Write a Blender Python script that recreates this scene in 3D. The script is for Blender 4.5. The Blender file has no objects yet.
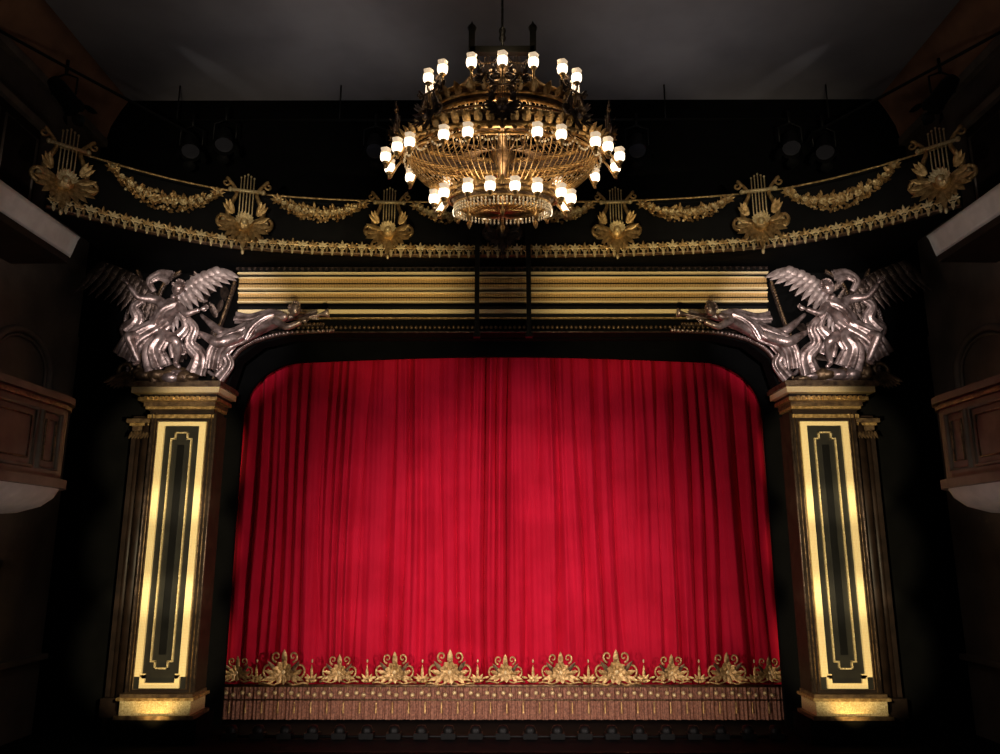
import bpy, math, random
from mathutils import Vector, Matrix, noise
random.seed(7)
C=4.8            # eye height above auditorium floor
STAGE=C-3.38
pi=math.pi
sc=bpy.context.scene
try:
    sc.view_settings.view_transform='Standard'
    sc.view_settings.look='None'
except Exception: pass

# ---------------------------------------------------------------- materials
def mat(name,col,metal=0,rough=.5,var=.0,vscale=8,bump=0,bscale=30,emit=None,es=0,sheen=0,col2=None,spec=.5):
    m=bpy.data.materials.new(name); m.use_nodes=True
    nt=m.node_tree; N=nt.nodes; L=nt.links
    p=N['Principled BSDF']
    p.inputs['Base Color'].default_value=(*col,1)
    p.inputs['Metallic'].default_value=metal
    p.inputs['Roughness'].default_value=rough
    p.inputs['Specular IOR Level'].default_value=spec
    if sheen:
        p.inputs['Sheen Weight'].default_value=sheen
        p.inputs['Sheen Roughness'].default_value=.4
        p.inputs['Sheen Tint'].default_value=(1,.25,.3,1)
    if emit:
        p.inputs['Emission Color'].default_value=(*emit,1)
        p.inputs['Emission Strength'].default_value=es
    tc=None
    if var or col2 or bump:
        tc=N.new('ShaderNodeTexCoord')
    if var or col2:
        n=N.new('ShaderNodeTexNoise'); n.inputs['Scale'].default_value=vscale; n.inputs['Detail'].default_value=4
        L.new(tc.outputs['Object'],n.inputs['Vector'])
        r=N.new('ShaderNodeValToRGB')
        r.color_ramp.elements[0].position=.35; r.color_ramp.elements[1].position=.65
        c2=col2 if col2 else tuple(c*(1-var) for c in col)
        r.color_ramp.elements[0].color=(*c2,1); r.color_ramp.elements[1].color=(*col,1)
        L.new(n.outputs['Fac'],r.inputs['Fac']); L.new(r.outputs['Color'],p.inputs['Base Color'])
    if bump:
        n=N.new('ShaderNodeTexNoise'); n.inputs['Scale'].default_value=bscale; n.inputs['Detail'].default_value=3
        L.new(tc.outputs['Object'],n.inputs['Vector'])
        b=N.new('ShaderNodeBump'); b.inputs['Strength'].default_value=bump; b.inputs['Distance'].default_value=.02
        L.new(n.outputs['Fac'],b.inputs['Height']); L.new(b.outputs['Normal'],p.inputs['Normal'])
    return m
M={}
M['gold']=mat('gold_leaf',(.76,.52,.23),.75,.36,col2=(.34,.20,.07),vscale=14,bump=.6,bscale=45)
M['goldpale']=mat('pale_gold',(.92,.76,.44),.45,.4,col2=(.62,.45,.20),vscale=40,bump=.5,bscale=60)
M['golddark']=mat('antique_bronze',(.26,.17,.09),.7,.4,col2=(.09,.055,.035),vscale=10,bump=.5,bscale=40)
M['bronze']=mat('dark_bronze',(.13,.09,.07),.7,.35,col2=(.05,.035,.03),vscale=10,bump=.5,bscale=40)
M['silver']=mat('statue_metal',(.62,.49,.455),.72,.34,col2=(.18,.125,.11),vscale=6,bump=.45,bscale=18)
M['feather']=mat('feather_metal',(.46,.375,.35),.4,.42,col2=(.24,.18,.165),vscale=9,bump=.3,bscale=30)
M['brown']=mat('dark_wood',(.022,.012,.008),.1,.5,var=.5,vscale=6,spec=.3)
M['black']=mat('black_scenery',(.0025,.0025,.0025),0,.85,var=.4,vscale=3,spec=.08)
M['blackgloss']=mat('black_lacquer',(.007,.007,.007),.1,.42,var=.4,vscale=3,spec=.25)
M['iron']=mat('black_iron',(.008,.008,.007),.4,.5,spec=.3)
M['olive']=mat('olive_panel',(.018,.017,.012),.1,.5,col2=(.010,.009,.007),vscale=4)
M['cream']=mat('cream_plaster',(.60,.57,.53),0,.7,var=.15,vscale=5)
M['wallL']=mat('wall_plaster',(.14,.102,.080),0,.8,col2=(.09,.068,.055),vscale=1.6,bump=.2,bscale=15)
M['boxwood']=mat('box_panel_paint',(.21,.160,.118),0,.6,col2=(.14,.103,.074),vscale=3)
M['cove']=mat('terracotta_plaster',(.30,.14,.07),0,.8,var=.3,vscale=2)
M['ceil']=mat('ceiling_plaster',(.30,.275,.27),0,.85,col2=(.22,.20,.20),vscale=.6)
M['floor']=mat('dark_carpet',(.02,.010,.010),0,.9,var=.3,vscale=5)
M['stage']=mat('stage_boards',(.004,.004,.004),0,.8,var=.4,vscale=4,spec=.1)
M['red']=mat('red_velvet',(.62,.008,.036),0,.75,col2=(.50,.005,.025),vscale=1.2,sheen=.12,spec=.1)
M['lampglass']=mat('lit_lamp_glass',(1,.9,.75),0,.3,emit=(1,.80,.56),es=3.0)
M['shade']=mat('cut_glass_shade',(.9,.85,.75),0,.25,emit=(1,.74,.48),es=.6)
M['crystal']=mat('crystal_drop',(.95,.85,.65),.2,.15,emit=(1,.75,.4),es=.08)
M['fringe']=mat('fringe_brown',(.38,.18,.115),.1,.7,col2=(.15,.06,.04),vscale=25)
M['lens']=mat('lamp_lens',(.05,.05,.06),.3,.1)
def patterned(name,c1,c2,sx,sz,metal=.5):
    m=bpy.data.materials.new(name); m.use_nodes=True
    nt=m.node_tree;N=nt.nodes;L=nt.links;p=N['Principled BSDF']
    tc=N.new('ShaderNodeTexCoord'); mp=N.new('ShaderNodeMapping'); mp.inputs['Scale'].default_value=(sx,1,sz)
    L.new(tc.outputs['Object'],mp.inputs['Vector'])
    w=N.new('ShaderNodeTexVoronoi'); w.inputs['Scale'].default_value=1; w.feature='F1'
    w.inputs['Randomness'].default_value=.15
    L.new(mp.outputs['Vector'],w.inputs['Vector'])
    r=N.new('ShaderNodeValToRGB'); r.color_ramp.elements[0].position=.38; r.color_ramp.elements[1].position=.55
    r.color_ramp.elements[0].color=(*c1,1); r.color_ramp.elements[1].color=(*c2,1)
    L.new(w.outputs['Distance'],r.inputs['Fac']); L.new(r.outputs['Color'],p.inputs['Base Color'])
    b=N.new('ShaderNodeBump'); b.inputs['Strength'].default_value=.4; b.invert=True
    L.new(w.outputs['Distance'],b.inputs['Height']); L.new(b.outputs['Normal'],p.inputs['Normal'])
    p.inputs['Metallic'].default_value=metal; p.inputs['Roughness'].default_value=.42
    return m
M['goldpat']=patterned('embossed_gold',(1.0,.84,.50),(.92,.66,.28),38,38,.1)
M['goldrib']=patterned('embossed_gold_band',(.84,.56,.22),(.34,.20,.07),30,40,.5)
MK=list(M.keys())

# ---------------------------------------------------------------- mesh builder
class B:
    def __init__(s,sx=1):
        s.V=[];s.F=[];s.m=[];s.sm=[];s.sx=sx;s.M=Matrix.Identity(4)
    def v(s,p):
        q=s.M@Vector(p); s.V.append((q.x*s.sx,q.y,q.z)); return len(s.V)-1
    def f(s,idx,mt,smooth=True):
        s.F.append(idx); s.m.append(mt); s.sm.append(smooth)
    def box(s,c,d,mt,ry=0,bev=0):
        x,y,z=d[0]/2,d[1]/2,d[2]/2
        R=Matrix.Rotation(ry,3,'Y')
        i=[s.v(Vector(c)+R@Vector((a*x,b*y,e*z))) for a,b,e in ((-1,-1,-1),(1,-1,-1),(1,1,-1),(-1,1,-1),(-1,-1,1),(1,-1,1),(1,1,1),(-1,1,1))]
        for q in ((0,3,2,1),(4,5,6,7),(0,1,5,4),(1,2,6,5),(2,3,7,6),(3,0,4,7)):
            s.f([i[k] for k in q],mt,False)
    def tube(s,pts,r,mt,n=6,closed=False,smooth=True):
        P=[Vector(p) for p in pts]; K=len(P)
        R=r if isinstance(r,(list,tuple)) else [r]*K
        up=None; rings=[]
        for k in range(K):
            if closed: t=P[(k+1)%K]-P[k-1]
            else: t=P[min(k+1,K-1)]-P[max(k-1,0)]
            if t.length<1e-9: t=Vector((0,0,1))
            t.normalize()
            if up is None:
                up=Vector((0,-1,0)) if abs(t.y)<.9 else Vector((0,0,1))
            up=(up-t*up.dot(t))
            if up.length<1e-6: up=t.orthogonal()
            up.normalize(); sd=t.cross(up)
            rings.append([s.v(P[k]+(up*math.cos(2*pi*j/n)+sd*math.sin(2*pi*j/n))*R[k]) for j in range(n)])
        rng=range(K if closed else K-1)
        for k in rng:
            a=rings[k];b=rings[(k+1)%K]
            for j in range(n): s.f([a[j],a[(j+1)%n],b[(j+1)%n],b[j]],mt,smooth)
        if not closed:
            s.f(rings[0][::-1],mt,False); s.f(rings[-1],mt,False)
    def ell(s,c,rad,mt,seg=8,rings=6,rot=None):
        if not isinstance(rad,(tuple,list)): rad=(rad,)*3
        c=Vector(c); R=rot if rot else Matrix.Identity(3)
        def P(th,ph): return c+R@Vector((rad[0]*math.sin(ph)*math.cos(th),rad[1]*math.sin(ph)*math.sin(th),rad[2]*math.cos(ph)))
        top=s.v(P(0,0)); bot=s.v(P(0,pi)); rr=[]
        for k in range(1,rings): rr.append([s.v(P(2*pi*j/seg,pi*k/rings)) for j in range(seg)])
        for j in range(seg):
            s.f([top,rr[0][j],rr[0][(j+1)%seg]],mt); s.f([bot,rr[-1][(j+1)%seg],rr[-1][j]],mt)
            for k in range(len(rr)-1): s.f([rr[k][j],rr[k+1][j],rr[k+1][(j+1)%seg],rr[k][(j+1)%seg]],mt)
    def bead(s,c,r,mt): s.ell(c,r,mt,6,4)
    def lathe(s,c,prof,mt,n=16,kx=1,ky=1,a0=0,a1=2*pi,smooth=True,ribs=0,ra=0):
        c=Vector(c); full=abs(a1-a0-2*pi)<1e-6; m=n if full else n+1
        rr=[]
        for r,z in prof:
            row=[]
            for j in range(m):
                a=a0+(a1-a0)*j/n; q=r*(1+ra*math.cos(ribs*a)) if ribs else r
                row.append(s.v(c+Vector((q*kx*math.cos(a),q*ky*math.sin(a),z))))
            rr.append(row)
        for k in range(len(rr)-1):
            for j in range(n):
                j2=(j+1)%m
                s.f([rr[k][j],rr[k][j2],rr[k+1][j2],rr[k+1][j]],mt,smooth)
    def leaf(s,base,dr,nm,L,W,mt,curl=.25,seg=5,rib=.25):
        base=Vector(base);d=Vector(dr).normalized();n=Vector(nm); n=(n-d*n.dot(d)).normalized(); w=d.cross(n)
        rows=[]
        for k in range(seg+1):
            t=k/seg; wd=W*.5*(math.sin(pi*min(1,(t*.86+.14)))**.8 if t<1 else 0.02)
            c=base+d*(L*t)+n*(curl*L*(t*t))
            rows.append([s.v(c-w*wd),s.v(c+n*wd*rib*2),s.v(c+w*wd)])
        for k in range(seg):
            a=rows[k];b=rows[k+1]
            s.f([a[0],a[1],b[1],b[0]],mt); s.f([a[1],a[2],b[2],b[1]],mt)
    def grid(s,fn,nu,nv,mt,smooth=True):
        g=[[s.v(fn(i/nu,j/nv)) for j in range(nv+1)] for i in range(nu+1)]
        for i in range(nu):
            for j in range(nv): s.f([g[i][j],g[i+1][j],g[i+1][j+1],g[i][j+1]],mt,smooth)
    def sweep(s,path,prof,mt,smooth=False,closed=True):
        K=len(path);rr=[]
        for k in range(K):
            a=Vector(path[max(k-1,0)]);b=Vector(path[min(k+1,K-1)]);t=(b-a).normalized();n=Vector((t.y,-t.x))
            rr.append([s.v((path[k][0]+n.x*o,path[k][1]+n.y*o,z)) for o,z in prof])
        m=len(prof)
        for k in range(K-1):
            for j in range(m if closed else m-1):
                s.f([rr[k][j],rr[k+1][j],rr[k+1][(j+1)%m],rr[k][(j+1)%m]],mt,smooth)
        if closed:
            s.f(rr[0][::-1],mt,False); s.f(rr[-1],mt,False)
    def spiral(s,c,r0,turns,rad,mt,dirx=1,a0=0,n=22,tw=6):
        pts=[];R=[]
        for k in range(n+1):
            t=k/n; a=a0+turns*2*pi*t; r=r0*(1-.85*t)
            pts.append((c[0]+dirx*r*math.cos(a),c[1],c[2]+r*math.sin(a))); R.append(rad*(1-.4*t))
        s.tube(pts,R,mt,tw)
    def make(s,name,parent=None):
        me=bpy.data.meshes.new(name); me.from_pydata(s.V,[],s.F)
        used=sorted(set(s.m),key=MK.index)
        for u in used: me.materials.append(M[u])
        ix={u:i for i,u in enumerate(used)}
        me.polygons.foreach_set('material_index',[ix[x] for x in s.m])
        me.polygons.foreach_set('use_smooth',s.sm)
        me.update()
        o=bpy.data.objects.new(name,me); sc.collection.objects.link(o)
        if parent: o.parent=parent
        return o
def empty(name,loc=(0,0,0)):
    o=bpy.data.objects.new(name,None); o.empty_display_size=.2; sc.collection.objects.link(o); return o

def interp(pts,n):
    """Catmull-Rom resample"""
    P=[Vector(p) for p in pts]; out=[]
    K=len(P)-1
    for i in range(n+1):
        t=i/n*K; k=min(int(t),K-1); u=t-k
        p0=P[max(k-1,0)];p1=P[k];p2=P[k+1];p3=P[min(k+2,K)]
        out.append(.5*((2*p1)+(p2-p0)*u+(2*p0-5*p1+4*p2-p3)*u*u+(3*p1-p0-3*p2+p3)*u**3))
    return out

# ---------------------------------------------------------------- room shell
WX=8.9
def simple(name,c,d,mt):
    b=B(); b.box(c,d,mt); return b.make(name)
simple('floor',(0,5.5,-.1),(2*WX+.6,19.4,.2),'floor')
simple('wall_left',(-WX-.1,6.5,C+2.6),(.2,22,14.8),'wallL')
simple('wall_right',(WX+.1,6.5,C+2.6),(.2,22,14.8),'wallL')
simple('wall_rear',(0,-4.1,C+2.6),(2*WX,.2,14.8),'wallL')
simple('ceiling',(0,6.5,C+9.95),(2*WX,22,.2),'ceil')
simple('stage_floor',(0,16.7,STAGE/2-.02),(2*WX,4.6,STAGE-.0),'stage')
# wall containing the stage opening: black masking arch with rounded top corners
def arch_wall():
    b=B(); y0=16.62; y1=16.5
    w=5.6; ztop=C+4.12; r=1.25; zb=STAGE
    arc=[(-w,zb)]
    for k in range(13):
        a=pi-k/12*pi/2
        arc.append((-w+r+r*math.cos(a),ztop-.12-r*.95+r*.95*math.sin(a)))
    for k in range(1,20):
        x=-w+r+(2*w-2*r)*k/20; arc.append((x,ztop-.12+.12*math.sin(pi*k/20)))
    for k in range(13):
        a=pi/2-k/12*pi/2
        arc.append((w-r+r*math.cos(a),ztop-.12-r*.95+r*.95*math.sin(a)))
    arc.append((w,zb))
    top=C+9.85; 
    outer=[]
    n=len(arc)
    for i,(x,z) in enumerate(arc):
        if i==0: outer.append((-WX,zb))
        elif i==n-1: outer.append((WX,zb))
        elif i<=6: outer.append((-WX,zb+(top-zb)*i/7))
        elif i>=n-7: outer.append((WX,zb+(top-zb)*(n-1-i)/7))
        else: outer.append((-WX+2*WX*(i-7)/(n-15),top))
    for yy in (y1,):
        A=[b.v((x,yy,z)) for x,z in arc]; O=[b.v((x,yy,z)) for x,z in outer]
        Bk=[b.v((x,y0,z)) for x,z in arc]
        for i in range(n-1):
            b.f([A[i],A[i+1],O[i+1],O[i]],'black',False)
            b.f([A[i],Bk[i],Bk[i+1],A[i+1]],'black',False)
    b.make('wall_stage_masking')
arch_wall()
simple('wall_stage_back',(0,18.2,C+2.6),(2*WX,.2,14.8),'black')
b=B(); b.box((0,15.9,C+7.1),(2*WX,.4,5.5),'black'); b.make('wall_above_proscenium')
for s in (-1,1):
    b=B(); b.box((s*7.6,15.95,C+.4),(2.58,.4,7.9),'black'); b.make('wall_proscenium_side')
for s,nm in ((-1,'trim_cove_left'),(1,'trim_cove_right')):
    b=B(s)
    b.sweep([(8.9,15.7),(8.9,-4)],[(0,C+8.9),(.1,C+8.9),(.16,C+9.2),(.35,C+9.6),(.5,C+9.84),(0,C+9.84)],'cove',True)
    b.sweep([(8.9,15.7),(8.9,-4)],[(0,C+8.7),(.14,C+8.7),(.14,C+8.88),(0,C+8.88)],'boxwood')
    b.make(nm)

# ---------------------------------------------------------------- side wall details
for s in (-1,1):
    b=B(s); zb=C+3.1
    for k,(yc,hw) in enumerate(((13.9,.9),(10.4,1.4),(6.4,1.4),(2.3,1.4))):
        pts=[(8.85,yc-hw,zb-.4)]+[(8.85,yc-hw*math.cos(a*pi/14),zb+.2+hw*.75*math.sin(a*pi/14)) for a in range(15)]+[(8.85,yc+hw,zb-.4)]
        b.tube(pts,.07,'wallL',8); 
        pts2=[(8.86,y,z) for _,y,z in [(0,yc-hw*.86,zb-.4)]+[(0,yc-hw*.86*math.cos(a*pi/14),zb+.2+hw*.62*math.sin(a*pi/14)) for a in range(15)]+[(0,yc+hw*.86,zb-.4)]]
        b.tube(pts2,.03,'wallL',6)
    b.box((8.82,7,C-2.0),(.14,17.5,.1),'wallL')
    for k in range(6):
        yc=13.3-k*2.2
        for z0,z1 in ((C-1.7,C-.2),):
            b.tube([(8.87,yc-.8,z0),(8.87,yc+.8,z0),(8.87,yc+.8,z1),(8.87,yc-.8,z1)],.025,'wallL',6,closed=True)
    b.make('trim_wall_moulding')

def theatre_box(s):
    e=empty('theatre_box')
    b=B(s)
    XB=7.18
    path=[(XB+.10,6.2),(XB+.06,9),(XB+.02,11),(XB,12.5)]
    for k in range(1,9):
        a=k/8*pi/2; path.append((XB+(8.86-XB)*(1-math.cos(a)),12.5+1.0*math.sin(a)))
    path=[(8.86,5.2),(8.3,5.2),(7.7,5.5)]+path
    z0=C+1.02;z1=C+2.36
    P=[(x,y) for x,y in path]
    b.sweep(P,[(0,z0),(0,z1),(.12,z1),(.12,z0)],'boxwood')
    b.sweep(P,[(-.09,z1-.02),(-.09,z1+.09),(.0,z1+.12),(.14,z1+.09),(.14,z1-.02)],'boxwood')
    b.sweep(P,[(-.05,z1-.12),(-.05,z1-.06),(.05,z1-.06),(.05,z1-.12)],'golddark')
    b.sweep(P,[(-.10,z0-.06),(-.10,z0+.08),(.1,z0+.08),(.1,z0-.06)],'boxwood')
    K=len(P)
    prof=[(0,-.06),(.04,-.2),(.14,-.34),(.32,-.44),(.6,-.48),(1,-.5)]
    rows=[]
    for x,y in P:
        yc=12.2 if y>12.2 else (6.2 if y<6.2 else y)
        tx,ty=8.86,yc
        rows.append([b.v((x+(tx-x)*t,y+(ty-y)*t,z0+dz)) for t,dz in prof])
    for k in range(K-1):
        for j in range(len(prof)-1): b.f([rows[k][j],rows[k][j+1],rows[k+1][j+1],rows[k+1][j]],'cream')
    b.make('front',e)
    b=B(s)
    for a,c in ((12.45,11.95),(11.8,10.7),(10.55,10.05),(9.9,8.8),(8.65,8.15)):
        def X(y): return XB+(12.5-y)*.018-.02
        for g,r in ((0,.035),(.12,.018)):
            b.tube([(X(a),a-g,z0+.22+g),(X(c),c+g,z0+.22+g),(X(c),c+g,z1-.24-g),(X(a),a-g,z1-.24-g)],r,'golddark' if g else 'boxwood',6,closed=True)
    b.make('panel_mouldings',e)
    b=B(s); b.box((8.05,9.2,z0+.05),(1.3,6.0,.08),'brown'); b.make('box_floor',e)
theatre_box(-1);theatre_box(1)
for s in (-1,1):
    b=B(s)
    P=[(7.80,3),(7.74,8),(7.70,11.5),(7.68,13.0)]
    P=[(p.x,p.y) for p in interp([(x,y,0) for x,y in P],12)]
    b.sweep(P,[(0,C+5.06),(-.03,C+5.14),(-.10,C+5.38),(-.14,C+5.44),(0,C+5.44)],'cream',True)
    b.sweep(P,[(0.02,C+4.95),(0.02,C+5.44),(1.05,C+5.44),(1.05,C+4.95)],'brown')
    P2=[(8.5,3),(8.5,13.0)]
    b.sweep(P2,[(0,C+5.44),(0,C+7.6),(.3,C+7.6),(.3,C+5.44)],'brown')
    b.sweep(P2,[(-.1,C+7.5),(-.1,C+7.64),(.3,C+7.64),(.3,C+7.5)],'boxwood')
    for k in range(9):
        y=12.9-k*1.1
        b.tube([(8.49,y,C+5.9),(8.49,y-.9,C+5.9),(8.49,y-.9,C+7.3),(8.49,y,C+7.3)],.025,'boxwood',6,closed=True)
    b.make('upper_balcony')

# ---------------------------------------------------------------- curtain
def curtain():
    e=empty('stage_curtain')
    b=B()
    def fold(x,z):
        ph=x*2.3+.62*math.sin(x*1.27+.4)+.36*math.sin(x*2.9+1.1)+.18*math.sin(x*5.7)
        ph+=.16*math.sin(z*.40+x*1.9)+.05*math.sin(z*1.0+x*4)
        amp=.24*(.85+.3*math.sin(x*2.3+.7)*math.sin(x*.9+2))
        sv=math.sin(pi*ph); y=-amp*(abs(sv)**.8)+amp*.6
        q=x*3.9+.5*math.sin(x*1.7)+.3*math.sin(x*4.1+2)+.18*math.sin(z*.6+x*2.2)
        y+=.06*math.sin(2*pi*q)*(.5+.5*math.sin(x*3.7+z*.35))
        y+=.005*math.sin(2*pi*(x*9.3+.3*math.sin(x*3)+.1*z))
        if abs(x-.1)<.10: y+=.08*(1-abs(x-.1)/.10)
        return y
    z0=STAGE+.06;z1=C+4.6
    b.grid(lambda u,v:((u-.5)*11.9,17.12+fold((u-.5)*11.9,z0+(z1-z0)*v)*(1-.15*v),z0+(z1-z0)*v),1500,36,'red')
    b.make('red_velvet_drape',e)
    b=B()
    zf0=STAGE+.03;zf1=C-2.70
    def fr(u,v):
        x=(u-.5)*11.7; return (x,16.80+.018*math.sin(x*75)+.02*math.sin(x*28+.4*math.sin(x*5)),zf0+(zf1-zf0)*v)
    b.grid(fr,1600,3,'fringe')
    b.tube([(-5.8,16.76,zf1),(5.8,16.76,zf1)],.03,'golddark',8)
    b.tube([(-5.8,16.76,zf1-.27),(5.8,16.76,zf1-.27)],.016,'golddark',6)
    x=-5.6;i=0
    while x<5.6:
        b.bead((x,16.72,zf1-.13-.04*(i%2)),.046,'goldpale')
        b.tube([(x,16.76,zf1-.02),(x,16.76,zf1-.11)],.007,'gold',4)
        if i%2==0:
            b.lathe((x+.07,16.75,zf1-.42),[(0,.12),(.016,.10),(.012,.06),(.018,.0),(.022,-.10)],'gold',6)
        x+=.185 if i%2 else .145; i+=1
    b.make('fringe',e)
    b=B()
    def rosette(cx,sc_):
        b.M=Matrix.Translation((cx,16.74,C-2.47))@Matrix.Diagonal((sc_,sc_,sc_*1.12,1))
        m='gold'
        for ring,(n,L,W) in enumerate(((9,.24,.16),(7,.15,.12))):
            for k in range(n):
                a=2*pi*k/n+ring*.4
                b.leaf((0,-.02-.03*ring,.04),(math.cos(a),-.3,math.sin(a)),(0,-1,0),L,W,m,.25,4)
        b.ell((0,-.07,.04),(.05,.04,.05),'goldpale')
        for sg in (-1,1):
            b.spiral((sg*.30,-.02,.06),.14,1.4,.026,m,sg,a0=-pi/2,n=20)
            b.spiral((sg*.17,-.02,.30),.10,1.2,.024,m,sg,a0=-pi/2,n=16)
            for a,L in ((.3,.32),(.85,.36),(-.25,.36),(-.6,.26)):
                b.leaf((sg*.10,-.01,-.02),(sg*math.cos(a),-.15,math.sin(a)),(0,-1,0),L,.09,'golddark' if a>.5 else m,.15,5)
            b.leaf((sg*.42,-.01,-.06),(sg*1,0,-.2),(0,-1,0),.16,.05,m,.1,4)
            b.tube([(sg*.05,0,-.14),(sg*.2,-.01,-.19),(sg*.4,-.01,-.15),(sg*.5,0,-.17)],.022,m,5)
        b.leaf((0,-.02,.14),(0,-.1,1),(0,-1,0),.30,.12,m,.1,5)
        b.M=Matrix.Identity(4)
    for k in range(-4,5): rosette(k*1.125+.05,.90+.10*((k*7)%3-1))
    rosette(-5.4,.72);rosette(5.4,.72)
    for k in range(-5,5):
        cx=k*1.125+.05+.5625
        if abs(cx)>5.3: continue
        for a,L in ((pi/2,.34),(pi/2+.6,.19),(pi/2-.6,.19),(pi/2+1.3,.13),(pi/2-1.3,.13)):
            b.leaf((cx,16.74,C-2.62),(math.cos(a),0,math.sin(a)),(0,-1,0),L,.06,'gold',.1,4)
        b.bead((cx,16.72,C-2.6),.045,'gold')
        b.ell((cx,16.73,C-2.22),(.02,.02,.04),'goldpale',6,4)
    b.make('embroidered_border',e)
curtain()

b=B()
for k in range(21):
    x=-5.0+k*.5
    b.box((x,15.35,STAGE+.05),(.26,.2,.1),'iron')
    b.lathe((x,15.38,STAGE+.1),[(.11,0),(.11,.05),(.08,.11),(0,.13)],'iron',10)
b.tube([(-5.2,15.35,STAGE+.03),(5.2,15.35,STAGE+.03)],.03,'iron',8)
b.make('footlight_row')
b=B(); b.box((0,14.32,STAGE/2),(2*WX-.2,.12,STAGE),'blackgloss')
for k in range(17): b.box((-8+k,14.24,STAGE/2),(.08,.05,STAGE-.1),'iron')
b.box((0,14.25,STAGE-.04),(2*WX-.2,.2,.08),'black')
b.make('stage_apron')

# ---------------------------------------------------------------- pillars
def pillar(s):
    e=empty('proscenium_pillar')
    cx=6.27
    b=B(s)
    zt=C+2.62; zb=STAGE
    b.box((cx,15.4,(zt+C-2.6)/2),(1.24,.6,zt-C+2.6),'brown')
    b.box((cx+.02,15.35,(zb+C-2.98)/2),(1.6,.85,C-2.98-zb),'black')
    b.box((cx,15.3,C-2.95),(1.44,.80,.07),'golddark')
    b.box((cx,15.3,C-2.79),(1.28,.72,.26),'goldpale')
    b.box((cx,15.3,C-2.64),(1.40,.80,.05),'gold')
    b.box((cx,15.3,C-2.585),(1.32,.70,.06),'golddark')
    for sg in (-1,1):
        b.tube([(cx+sg*.62,15.09,C-2.55),(cx+sg*.62,15.09,zt)],.026,'bronze',8)
        b.tube([(cx+sg*.55,15.08,C-2.55),(cx+sg*.55,15.08,zt)],.014,'golddark',6)
    for k,(dx,yy,r,m) in enumerate(((.80,15.34,.11,'brown'),(.92,15.40,.03,'golddark'),(1.02,15.46,.06,'brown'),(1.10,15.50,.018,'gold'),(.70,15.24,.016,'golddark'))):
        b.tube([(cx+dx,yy,C-2.9),(cx+dx,yy,zt-.1)],r,m,10)
    b.box((cx+.88,15.58,(zb+zt)/2),(.56,.3,zt-zb),'brown')
    b.box((cx+.90,15.46,C-2.85),(.50,.42,.34),'brown')
    b.make('shaft',e)
    b=B(s)
    yf=15.08
    xo0,xo1=cx-.465,cx+.465; z0,z1=C-2.47,C+2.44
    b.box((cx,15.095,(z0+z1)/2),(.98,.03,z1-z0+.05),'olive')
    def bar(x0,x1,za,zb_,m,th=.05,y=yf): b.box(((x0+x1)/2,y-th/2,(za+zb_)/2),(x1-x0,th,zb_-za),m)
    w=.125; nt=.20
    bar(xo0,xo0+w,z0+nt,z1,'goldpat'); bar(xo1-w,xo1,z0+nt,z1,'goldpat')
    bar(xo0+w,xo1-w,z1-.08,z1,'goldpat')
    bar(xo0+.10,xo1-.10,z0,z0+.09,'goldpat')
    bar(xo0+.10,xo0+.10+.09,z0+.09,z0+nt+.03,'goldpat'); bar(xo1-.19,xo1-.10,z0+.09,z0+nt+.03,'goldpat')
    bar(xo0+w,xo0+.19,z0+nt-.03,z0+nt+.05,'goldpat'); bar(xo1-.19,xo1-w,z0+nt-.03,z0+nt+.05,'goldpat')
    b.tube([(xo0-.025,yf-.02,z0-.02),(xo0-.025,yf-.02,z1+.02),(xo1+.025,yf-.02,z1+.02),(xo1+.025,yf-.02,z0-.02)],.015,'golddark',6,closed=True)
    xi0,xi1=cx-.21,cx+.21; zi0,zi1=z0+.33,z1-.20; t=.026
    bar(xi0,xi0+t,zi0+.14,zi1-.14,'goldpale',.04); bar(xi1-t,xi1,zi0+.14,zi1-.14,'goldpale',.04)
    for zz,dz in ((zi0,1),(zi1,-1)):
        a,c=sorted((zz,zz+dz*t)); bar(xi0+.08,xi1-.08,a,c,'goldpale',.04)
        a,c=sorted((zz+dz*.12,zz+dz*(.12+t)))
        bar(xi0,xi0+.08+t,a,c,'goldpale',.04); bar(xi1-.08-t,xi1,a,c,'goldpale',.04)
        a,c=sorted((zz,zz+dz*.14))
        bar(xi0+.08,xi0+.08+t,a,c,'goldpale',.04); bar(xi1-.08-t,xi1-.08,a,c,'goldpale',.04)
    b.box((cx,yf-.01,(zi0+zi1)/2),(.13,.03,zi1-zi0-.5),'blackgloss')
    b.make('gilt_panel',e)
    b=B(s)
    z=C+2.52
    tiers=[(1.30,.62,.07,'gold'),(1.26,.58,.10,'brown'),(1.36,.68,.05,'gold'),(1.40,.72,.09,'golddark'),(1.54,.84,.07,'gold'),(1.50,.80,.06,'brown'),(1.70,.98,.11,'goldpat'),(1.80,1.06,.08,'golddark'),(1.74,1.0,.04,'golddark')]
    for w_,d_,h_,m in tiers:
        b.box((cx+.06,15.69-d_/2,z+h_/2),(w_,d_,h_),m); z+=h_
    for k in range(13):
        b.box((cx+.06-.6+k*.1,15.69-.86,C+2.88),(.05,.05,.06),'gold')
    z2=C+2.26
    for w_,d_,h_,m in ((.34,.36,.05,'golddark'),(.40,.42,.09,'golddark'),(.46,.48,.05,'gold'),(.54,.54,.08,'golddark')):
        b.box((cx+.90,15.72-d_/2,z2+h_/2),(w_,d_,h_),m); z2+=h_
    for k in range(7): b.leaf((cx+.72+k*.06,15.25,C+2.28),(0,-.25,-1),(0,-1,0),.18,.065,'golddark',.3,4)
    b.make('capital',e)
pillar(-1);pillar(1)

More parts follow.
